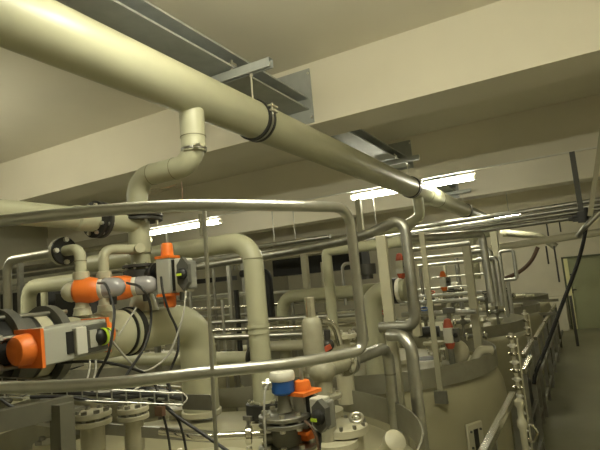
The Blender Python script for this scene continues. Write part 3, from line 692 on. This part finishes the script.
solo('far_branch_pipe', B().tube([(PX+.05, 8.6, .66), (PX-.8, 8.6, .62)], .11, .1, 20), 'pvc', 'short fat cream branch behind the second drop pipe', 'pipe')
for i, (px, py0, py1, Y, lb) in enumerate(((546, 246, 264, 11.5, 'short thin rod hanging from the far wall pipe'), (554, 246, 282, 11.5, 'longer thin rod hanging from the far wall pipe'), (545, 213, 236, 13, 'thin rod left of the dark hook above the wall pipe'), (558, 213, 232, 13, 'thin rod ending in a dark hook above the wall pipe'))):
    a_ = at(px, py0, Y=Y); e_ = move(a_, 'z', py=py1); solo('hanging_rod', B().cyl(a_, e_, .016, n=8), 'dark', lb, 'rod', 'thin hanging rods')
solo('brown_hose', B().spline([at(538, 247, Y=11), at(531, 261, Y=11), at(519, 272, Y=11), at(503, 279, Y=11)], .038, 10), 'copper', 'brown hose curving in front of the far wall', 'hose')
cs = at(560, 300, Y=YE-.15)
solo('wall_plinth', B().bx((dx0-.55, YE-.25, FL), (dx0-.05, YE-.02, -1.0)), 'wall', 'pale plinth block left of the green door', 'plinth', smooth=False)
# right middle rack tubes
def poly(name, P, r, m, lb, bend=None, cat='tube', group=None): return solo(name, B().tube(P, r, bend, 12), m, lb, cat, group)
a_ = at(408, 239, d=5.0); e_ = at(482, 238.5, d=5.6); poly('frame_tube', [a_, Vector((e_.x, e_.y, a_.z*1.09)), Vector((e_.x+.02, e_.y, move(e_, 'z', py=302).z))], .042, 'steel', 'stainless tube with a corner dropping beside the bundle', .06)
for px, py0, d_, r_, lb in ((490, 250, 6.4, .033, 'upright tube next to the stainless corner tube'), (496, 258, 6.2, .03, 'second upright tube right of the stainless corner tube'), (486, 246, 7.0, .035, 'upright tube hidden behind the stainless corner tube')):
    a_ = at(px, py0, d=d_); poly('upright_tube', [a_+Vector((-.25,.1,0)), a_, Vector((a_.x, a_.y, move(a_, 'z', py=306).z))], r_, 'steel', lb, .05, group='upright tubes')
l0 = at(499, 251.5, d=7); l1 = move(l0, 'x', px=513); l2 = move(l1, 'z', py=279); l3 = move(l2, 'x', px=501)
poly('tube_loop', [Vector((l0.x, l0.y, l2.z-.5)), l0, l1, l2, l3], .024, 'steel', 'rectangular stainless tube loop in front of the far wall', .04)
for k, (px0, py0, px1, Y, r_, m_, lb) in enumerate(((408, 260, 480, 7.2, .03, 'steel', 'bright tube just below the bundle behind the strip'), (418, 266, 478, 7.6, .028, 'steel', 'second bright tube below the bundle behind the strip'),
      (405, 250, 470, 8.2, .05, 'steeld', 'dull thick tube right under the bundle'), (400, 298, 482, 5.8, .02, 'steel', 'bright tube at half height behind the strip'), (400, 304, 484, 5.6, .022, 'steel', 'tube at half height just under the bright one'),
      (402, 315, 476, 5.2, .026, 'steel', 'low tube behind the far grey actuator'), (400, 291, 470, 7.4, .02, 'steel', 'thin tube crossing behind the far orange cone'), (432, 278, 492, 8.0, .018, 'steel', 'short bright tube high behind the far orange cone'))):
    rack(px0, py0, px1, Y, r_, m_, lb)
# far actuators
def far_valve(px, py, d_, k, lb, body='pale', top='orange'):
    c = at(px, py, d=d_); t = thing('far_actuator', lb, 'actuator', c-Vector((0,0,.13*k)), 'far actuators')
    emit('body', B().box(c, (.09*k,.10*k,.15*k)), body, t, smooth=False, bevel=.005)
    emit('end_cap', B().lathe([(.05*k, 0), (.045*k, .03*k), (.03*k, .08*k), (.01*k, .09*k)], c+Vector((0,0,.075*k)), n=16), top, t)
    emit('end_cap', B().lathe([(.05*k, 0), (.045*k, .03*k), (.03*k, .06*k)], c-Vector((0,0,.075*k)), (0,0,-1), 16), top, t)
    emit('switch_box', B().box(c+Vector((.075*k,0,0)), (.05*k,.09*k,.13*k)), 'darkg', t, smooth=False, bevel=.005)
    emit('indicator_dome', B().ball(c+Vector((.075*k,-.05*k,0)), .025*k), 'black', t)
    emit('valve_stem', B().cyl(c-Vector((0,0,.1*k)), c-Vector((0,0,.32*k)), .03*k), 'cast', t)
    return t
far_valve(400.5, 267, 4.6, .78, 'pale actuator with red orange ends behind the tall stainless pipe', top='red')
far_valve(443.5, 282, 6.8, .9, 'small far actuator with a bright orange cone')
far_valve(449, 335, 4.3, .85, 'grey far actuator with red ends on the rim band tank', 'pale', 'red')
fb = thing('junction_box', 'blue grey junction box on a stem above the far grey actuator', 'junction box', at(448, 330, d=4.5))
emit('box', B().box(at(449, 310.5, d=4.5), (.10,.07,.05)), 'darkg', fb, smooth=False, bevel=.006)
emit('stem', B().cyl(at(449, 312, d=4.5), at(449, 330, d=4.5), .02), 'cast', fb)
mo = at(428, 332, d=4.2)
solo('black_coupling', B().cyl(mo-Vector((.08,0,0)), mo+Vector((.09,.02,0)), .045, n=16), 'black', 'black pipe coupling left of the far grey actuator', 'coupling')
hh = at(426, 361, d=4.2)
oh = thing('open_handhole', 'pale round handhole with a dark opening inside the rim band', 'handhole', hh-Vector((0,0,.1)))
emit('collar', B().lathe([(.12, -.12), (.12, 0), (.135, 0), (.135, .02), (.10, .02)], hh, n=24), 'white', oh)
emit('opening', B().cyl(hh+Vector((0,0,.018)), hh+Vector((0,0,.024)), .10, n=24), 'black', oh)
for s in (-1, 1): emit('latch', B().box(hh+Vector((.13,.06*s,.04)), (.03,.03,.08)), 'bright', oh)
dd = at(457, 352, d=4.5)
solo('tank_vent_dome', B().ball(dd, .11, (1, .7, 1.0)), 'tankf', 'round cream vent dome inside the rim band', 'vent')
dd = at(484, 350, d=4.45)
solo('tank_vent_elbow', B().tube([dd+Vector((-.12,-.05,-.14)), dd+Vector((-.03,0,0)), dd+Vector((.06,.05,-.01))], .04, .06, 14), 'tankf', 'small cream vent elbow at the right end of the rim band', 'vent')
def small_valve(px, py, d_, k, wheel, lb):
    c = at(px, py, d=d_); t = thing('small_valve', lb, 'valve', c-Vector((0,0,.2*k)), 'small valves on the far tanks')
    emit('valve_body', B().ball(c, .045*k).cyl(c-Vector((.13*k,.03*k,0)), c+Vector((.13*k,.03*k,0)), .025*k, n=10).cyl(c-Vector((0,0,.25*k)), c+Vector((0,0,.10*k)), .02*k, n=10), 'cast', t)
    for s_ in (-1, 1): emit('union', B().lathe([(.045*k,-.012*k), (.05*k,0), (.045*k,.012*k)], c+Vector((.10*k*s_,.024*k*s_,0)), (1,.25,0), 12), 'bright', t)
    emit('hand_wheel', B().torus(c+Vector((0,0,.11*k)), (.1,-.3,1), .05*k, .010*k, 20, 6), wheel, t)
for a_ in ((452, 298, 6.6, .9, 'dark', 'small dark wheeled valve right of the far orange cone'), (463, 322, 6.0, .9, 'white', 'small white wheeled valve left of the cream rack post'),
           (486, 300, 6.9, .9, 'dark', 'small dark wheeled valve between the upright tubes'), (497, 312, 7.2, 1., 'steeld', 'small grey wheeled valve at the foot of the tube loop'),
           (432, 300, 6.5, .9, 'red', 'small red wheeled valve behind the pendant strip'), (455, 290, 7.4, .9, 'white', 'small white wheeled valve high behind the far orange cone'),
           (507, 296, 8.5, 1., 'dark', 'small dark wheeled valve under the rectangular tube loop'), (425, 318, 5.6, .9, 'blue', 'small blue wheeled valve left of the junction box'),
           (386, 322, 4.6, .8, 'red', 'small red wheeled valve by the fat cream elbow'), (476, 336, 5.4, .9, 'steeld', 'small grey wheeled valve behind the round vent dome')):
    small_valve(*a_)
for px, py0, py1, d_, r_, m_, lb in ((213, 268, 352, 6.0, .018, 'steeld', 'slim upright tube just right of the upright rod'), (222, 300, 352, 5.0, .016, 'steel', 'short slim upright tube between the rod and the tall elbow pipe'),
        (236, 290, 350, 5.4, .028, 'black', 'black upright tube left of the tall elbow pipe'), (190, 290, 345, 5.5, .018, 'steel', 'slim upright tube right of the upright actuator'),
        (292, 300, 352, 5.2, .018, 'steeld', 'slim upright tube left of the bright valve top'), (322, 262, 330, 5.6, .02, 'post', 'slim pale upright tube left of the square corner pipe'),
        (444, 262, 330, 7.6, .03, 'post', 'pale upright tube behind the far orange cone'), (456, 258, 312, 8.0, .035, 'steeld', 'grey upright tube left of the cream rack post'),
        (420, 268, 318, 7.0, .02, 'steeld', 'slim grey upright tube left of the pendant strip'), (508, 282, 312, 8.4, .03, 'steel', 'slim upright tube below the rectangular tube loop')):
    a_ = at(px, py0, d=d_); e_ = move(a_, 'z', py=py1)
    solo('upright_tube', B().cyl((a_.x, a_.y, -.95), a_, r_, n=10), m_, lb, 'tube', 'slim upright tubes')
for px0, py0, px1, Y, r_, m_, lb in ((150, 301, 262, 5.2, .018, 'steel', 'thin tube at mid height behind the tall elbow pipe'), (185, 318, 262, 5.0, .022, 'steeld', 'dull tube low behind the tall elbow pipe'),
        (100, 262, 150, 5.2, .03, 'steeld', 'dull tube behind the small bypass pipe'), (270, 322, 372, 4.9, .04, 'tankf', 'cream tube with a rounded end behind the bright valve top'), (266, 346, 330, 4.4, .05, 'tankf', 'cream tube low behind the grey angle valve'),
        (345, 300, 376, 5.0, .016, 'bright', 'thin bright tube right of the guard loop upright')):
    rack(px0, py0, px1, Y, r_, m_, lb)
# ------------------------------------------------------------------ manhole details on nearest tank
hw = at(357, 424, d=2.45)
hwt = thing('clamped_lid', 'cream flanged lid with a steel knob wheel on the nearest tank', 'lid', hw-Vector((0,0,.1)))
hc = at(344, 428, d=2.45)
emit('lid', B().lathe([(.09, -.12), (.09, -.02), (.115, -.02), (.115, .012), (.10, .02), (0, .03)], hc, n=32), 'tankf', hwt)
for i in range(10):
    a_ = 2*math.pi*i/10; p = hc+Vector((.103*math.cos(a_), .103*math.sin(a_), .01)); emit('bolt', B().cyl(p, p+Vector((0,0,.022)), .010, n=6), 'steeld', hwt)
emit('knob_wheel', B().torus(hw+Vector((0,0,.03)), (.2,-.5,1), .03, .008).ball(hw+Vector((0,0,.03)), .015), 'bolt', hwt)
nk = at(394, 442, d=2.5)
solo('capped_nozzle', B().lathe([(.04,-.15), (.04,-.02), (.055,-.02), (.055,.02), (.02,.04)], nk, (.6,-.5,.6), 20), 'tankf', 'cream capped nozzle at the rim of the nearest tank', 'nozzle')
# ------------------------------------------------------------------ lower left: necks, steelwork, cable tray
for px, py, d_, r_, lb in ((92, 414, 2.15, .080, 'cream bolted nozzle under the cable tray, larger left one'), (133, 409, 2.25, .068, 'cream bolted nozzle under the cable tray, right one'), (50, 444, 1.95, .06, 'cream plate nozzle behind the steel stand, low')):
    c = at(px, py, d=d_); t = thing('tank_nozzle', lb, 'nozzle', (c.x, c.y, -.82), 'nozzles under the tray')
    emit('neck', B().cyl(c, (c.x, c.y, -.82), r_*.62), 'tankf', t)
    flange(t, c, (0,0,1), r_, .022, 'tankf', 8 if r_ > .065 else 4, .012, bm_='steeld')
    flange(t, c-Vector((0,0,.032)), (0,0,1), r_, .022, 'tankf', 0)
sd = 1.85
q0 = at(62, 409, d=sd); 
sf = thing('steel_stand', 'grey steel stand with a slanting arm at lower left', 'steel stand', (q0.x, q0.y, -.8))
emit('post', B().bx((q0.x-.03, q0.y-.03, -.82), (q0.x+.03, q0.y+.03, q0.z+.02)), 'stand', sf, smooth=False)
emit('arm', B().bar(at(-15, 424, d=1.72), at(72, 405, d=1.9), .05, .07), 'stand', sf, smooth=False)
emit('brace_arm', B().bar(at(-10, 418, d=1.9), at(5, 396, d=1.9), .03, .06), 'stand', sf, smooth=False)
emit('plate', B().box(at(70, 409, d=1.9), (.10,.06,.012)), 'stand', sf, smooth=False)
a_, e_ = at(30, 421, d=2.1), at(60, 425.5, d=2.05)
solo('sample_stub', B().cyl(a_, e_, .012), 'steel', 'short bright tube behind the steel stand', 'tube')
a_, e_ = at(98, 428, d=2.2), at(218, 437, d=2.3)
solo('support_bar', B().bar(a_, e_, .03, .045), 'steeld', 'grey steel bar lying across the nearest tank top', 'bar', smooth=False)
tray = thing('cable_tray', 'wire cable tray full of cables under the guard loop', 'cable tray', at(90, 402, d=1.95))
T0_, T1_ = at(-20, 392, d=1.92), at(182, 401, d=2.1); td = (T1_-T0_); sd_ = Vector((-td.y, td.x, 0)).normalized()
b = B()
for s in (-.08, -.03, .03, .08): b.cyl(T0_+sd_*s, T1_+sd_*s, .003, n=6)
for s in (-.08, .08): b.cyl(T0_+sd_*s+Zv*.045, T1_+sd_*s+Zv*.045, .003, n=6)
for i in range(15):
    q = T0_+td*(i/14); b.tube([q-sd_*.08+Zv*.045, q-sd_*.08, q+sd_*.08, q+sd_*.08+Zv*.045], .003, 0, 6)
emit('wire_mesh', b, 'steel', tray)
cl = [('black','a black cable lying along the front of the tray',-.06), ('cable','a black cable in the middle of the tray',-.035), ('cableg','a grey cable in the middle of the tray',-.01), ('cable','a black cable along the back of the tray',.02), ('cableg','a pale grey cable along the back of the tray',.045), ('cable','a black cable at the very back of the tray',.065)]
for i, (m_, lb, s) in enumerate(cl):
    P = [T0_+td*(k/7)+sd_*(s+random.uniform(-.012,.012))+Zv*(.016+random.uniform(0,.018)) for k in range(8)]
    solo('cable', B().spline(P, .0075), m_ if m_ != 'black' else 'cable', lb[2:], 'cable', 'cables in the tray')
pj = at(184, 405, d=2.02)
solo('bracket_plate', B().box(at(197, 402, d=2.05), (.15,.012,.06)), 'steeld', 'grey bracket plate at the right end of the tray', 'bracket', smooth=False)
solo('red_tag', B().box(at(160, 411, d=2.0), (.04,.02,.035)), 'copper', 'small reddish block hanging at the end of the tray', 'block', smooth=False)
# ------------------------------------------------------------------ loose cables
def wire(P, r, m, lb): return solo('cable', B().spline([at(x, y, d=d_) for x, y, d_ in P], r), m, lb, 'cable', 'loose cables')
wire([(98,283,2.42),(106,285,2.25),(113,305,2.2),(114,318,2.12),(109,352,2.05),(98,374,2.05),(92,392,2.0)], .0062, 'cable', 'black cable hanging from the left orange ball valve')
wire([(62,363,2.2),(82,361.5,2.15),(102,362,2.15),(125,366.5,2.15),(147,375,2.12),(158,392,2.08),(152,403,2.05)], .0062, 'cable', 'black cable sagging under the horizontal actuator')
wire([(127,283,2.5),(140,287,2.3),(149,300,2.3),(151,320,2.3),(145,346,2.2),(126,376,2.1),(118,396,2.02)], .0062, 'cable', 'black cable looping down from the right orange ball valve')
wire([(161,277,2.55),(163,292,2.5),(169,312,2.5),(177,330,2.5),(178,350,2.45),(170,372,2.4),(166,398,2.1)], .0062, 'cable', 'black cable hanging from the upright actuator body')
wire([(186,291,2.55),(184,310,2.5),(180,326,2.45),(170,352,2.4),(156,366,2.35),(142,371,2.3),(130,362,2.25),(112,341,2.2)], .005, 'cableg', 'pale grey cable looping from the upright actuator to the horizontal one')
wire([(136,308,2.3),(127,322,2.25),(118,336,2.2)], .004, 'cableg', 'short pale wire across the wide pipe')
wire([(90,360,2.15),(89,372,2.1),(84,384,2.05),(70,394,1.98)], .0045, 'cableg', 'pale grey wire dropping from the horizontal actuator')
wire([(96,360,2.15),(95,374,2.1),(90,386,2.05),(84,396,1.98)], .0045, 'cableg', 'second pale grey wire dropping from the horizontal actuator')
wire([(160,402,2.05),(175,415,2.0),(200,432,1.95),(235,456,1.9)], .0065, 'cable', 'thick black cable slanting from the tray to the bottom edge')
wire([(158,404,2.05),(163,415,2.0),(168,435,2.0),(171,456,1.98)], .005, 'cable', 'thin black cable falling from the tray, left of two')
wire([(164,404,2.05),(176,416,2.0),(183,434,2.0),(187,456,1.98)], .005, 'cable', 'thin black cable falling from the tray, right of two')
wire([(268,384,2.0),(265,392,1.98),(264,410,1.95),(265,435,1.93),(266,456,1.93)], .005, 'cableg', 'pale grey cable falling from the blue transmitter')
wire([(305,421,1.95),(312,428,1.92),(317,440,1.9),(319,456,1.9)], .005, 'copper', 'brown cable below the pale switch box')
wire([(320,432,1.95),(320,440,1.93),(319,456,1.9)], .006, 'cable', 'black cable below the gland of the pale switch box')
wire([(0,399,1.8),(15,408,1.8),(34,411,1.85),(52,405,1.9)], .006, 'cable', 'black cable sagging under the tray by the steel stand')
wire([(186,398,2.1),(178,391,2.08),(172,397,2.05),(178,406,2.03),(187,399,2.05),(182,392,2.1)], .0035, 'cableg', 'pale thin wire coiled at the right end of the tray')
wire([(166,381,2.2),(170,388,2.12),(168,398,2.08),(160,402,2.05),(148,399,2.03)], .006, 'cable', 'black cable hooking down into the right end of the tray')
wire([(140,386,2.12),(133,391,2.06),(120,396,2.03),(90,396,1.98),(60,394,1.95)], .005, 'cableg', 'pale grey cable lying loose on top of the tray')
wire([(150,388,2.1),(130,398,2.03),(105,402,1.97),(70,397,1.92),(30,397,1.88)], .006, 'cable', 'black cable lying loose on top of the tray')
# ------------------------------------------------------------------ railing along the walkway
def rail_section(x, y0, y1, zt, lb):
    t = thing('railing_section', lb, 'railing', (x, (y0+y1)/2, FL), 'railing sections by the walkway')
    emit('top_rail', B().bx((x-.024, y0, zt-.05), (x+.024, y1, zt)), 'bright', t, smooth=False, bevel=.004)
    emit('mid_rail', B().bx((x-.014, y0, zt-.48), (x+.014, y1, zt-.45)), 'steeld', t, smooth=False)
    emit('low_rail', B().bx((x-.014, y0, FL+.16), (x+.014, y1, FL+.20)), 'steeld', t, smooth=False)
    for y in ((y0+.03, y1-.03) if y1-y0 < 1 else (y0+.03, (y0+y1)/2, y1-.03)): emit('post', B().bx((x-.022, y-.022, FL), (x+.022, y+.022, zt-.045)), 'steeld', t, smooth=False)
    return t
rail_section(-.60, 2.2, 4.34, -.97, 'nearest walkway railing section with a bright top bar at the bottom edge')
rail_section(-.60, 5.20, 5.98, -.955, 'short railing section by the foot of the black hose')
rail_section(-.68, 6.1, 7.25, -.955, 'railing section just behind the short one')
rail_section(-.66, 7.5, 9.3, -.96, 'railing section halfway along the walkway')
rail_section(-.66, 9.5, 11.6, -.96, 'railing section beyond halfway along the walkway')
rail_section(-.66, 11.8, 13.6, -.96, 'farthest railing section before the far wall')
for y, lb in ((5.5, 'dark equipment box behind the railing by the black hose'),):
    solo('equipment_box', B().bx((-.66, y, -1.62), (-.63, y+.5, -1.2)), 'black', lb, 'box', smooth=False, bevel=.01)
for px, py, d_, hi_, lb in ((556, 312, 12.0, .55, 'far steel frame post by the plinth'), (545, 318, 10.0, .35, 'far steel frame post nearer than the plinth'), (571, 300, 12.0, .3, 'far dark post by the green door')):
    a_ = at(px, py, d=d_)
    solo('frame_post', B().bx((a_.x-.03, a_.y-.03, FL), (a_.x+.03, a_.y+.03, a_.z+.1)), 'darkg', lb, 'post', 'far frame posts', smooth=False)
fr0, fr1 = at(520, 316, d=9.5), at(556, 313, d=9.5)
solo('frame_rail', B().bar(fr0, fr1, .04, .05), 'steeld', 'far horizontal frame rail behind the level gauges', 'rail', smooth=False)
fr0, fr1 = at(522, 302, d=11.5), at(558, 300, d=11.5)
solo('frame_rail', B().bar(fr0, fr1, .05, .06), 'steeld', 'higher far horizontal frame rail in front of the far wall', 'rail', smooth=False)
# level gauges with rows of little valves
def gauge(x, y, z0, z1, n_, lb, k=1.0):
    t = thing('level_gauge', lb, 'level gauge', (x, y, z0), 'level gauges on the tanks')
    emit('column', B().cyl((x, y, z0), (x, y, z1), .018*k, n=12).cyl((x+.05*k, y-.02, z0+.05), (x+.05*k, y-.02, z1-.05), .008*k, n=8), 'tankf', t)
    for i in range(n_):
        z = z0+(z1-z0)*(i+.5)/n_
        emit('union', B().lathe([(.024*k, -.018), (.028*k, -.012), (.028*k, .012), (.024*k, .018)], (x, y, z), n=12).cyl((x-.042*k, y+.01, z), (x+.042*k, y-.015, z), .009*k, n=8), 'white' if i % 2 else 'bright', t)
    return t
gy = 5.1; gx = at(513, 350, Y=gy).x
gauge(gx, gy, -1.75, at(512, 333, Y=gy).z, 15, 'tall pale level gauge with many unions beside the rim band tank')
gy = 7.6; gx = at(526, 322, Y=gy).x
gauge(gx, gy, -1.75, at(526, 310, Y=gy).z, 12, 'farther level gauge with many unions behind the railing')
hk = at(533, 432, d=3.6)
solo('hook_handle', B().tube([hk+Vector((-.06,0,.05)), hk+Vector((.0,0,.05)), hk+Vector((.03,0,0)), hk+Vector((.0,0,-.07)), hk+Vector((-.05,0,-.06))], .009, .02, 8), 'bright', 'small bright hook handle beside the nearest railing post', 'handle')
gy = 4.0; gp = at(521, 415, Y=gy)
solo('gauge_valve', B().lathe([(.022,-.35), (.024,-.1), (.035,-.08), (.035,-.04), (.022,-.02), (.022,.05), (.035,.07), (.035,.10), (.01,.12)], gp, n=16), 'tankf', 'pale drain valve column right of the nearest railing end', 'valve')
# hanger rods from the beams to the racks
for px, py0, py1, d_, lb in ((271, 200, 241, 5.5, 'thin hanger rod left of the guard loop corner'), (292, 200, 258, 6.5, 'thin hanger rod holding the topmost rack pipe'), (374, 205, 232, 6.4, 'thin hanger rod right of the pale drop post'), (507, 200, 225, 8.6, 'thin hanger rod at the end of the overhead pipe')):
    yy = 7.2 if px < 500 else 10.2; a_ = at(px, py0, Y=yy); e_ = move(a_, 'z', py=py1); a_ = Vector((e_.x, e_.y, HB))
    solo('hanger_rod', B().cyl(a_, e_, .008, n=8), 'steel', lb, 'rod', 'hanger rods')
# ------------------------------------------------------------------ light, camera, output look
sc = bpy.context.scene
w = bpy.data.worlds.new('world'); sc.world = w; w.use_nodes = True
w.node_tree.nodes['Background'].inputs[0].default_value = (.02,.02,.015,1)
cam = bpy.data.cameras.new('camera'); co = bpy.data.objects.new('camera', cam); COL.objects.link(co)
cam.sensor_width = 36; cam.sensor_fit = 'HORIZONTAL'; cam.lens = FPX*36/600; cam.clip_start = .02; cam.clip_end = 100
co.matrix_world = Matrix([[*R[0], 0], [*R[1], 0], [*R[2], 0], [0, 0, 0, 1]])
sc.camera = co
sc.view_settings.view_transform = 'Standard'; sc.view_settings.look = 'None'; sc.view_settings.gamma = 1; sc.view_settings.use_curve_mapping = False
sc.view_settings.exposure = 0.34
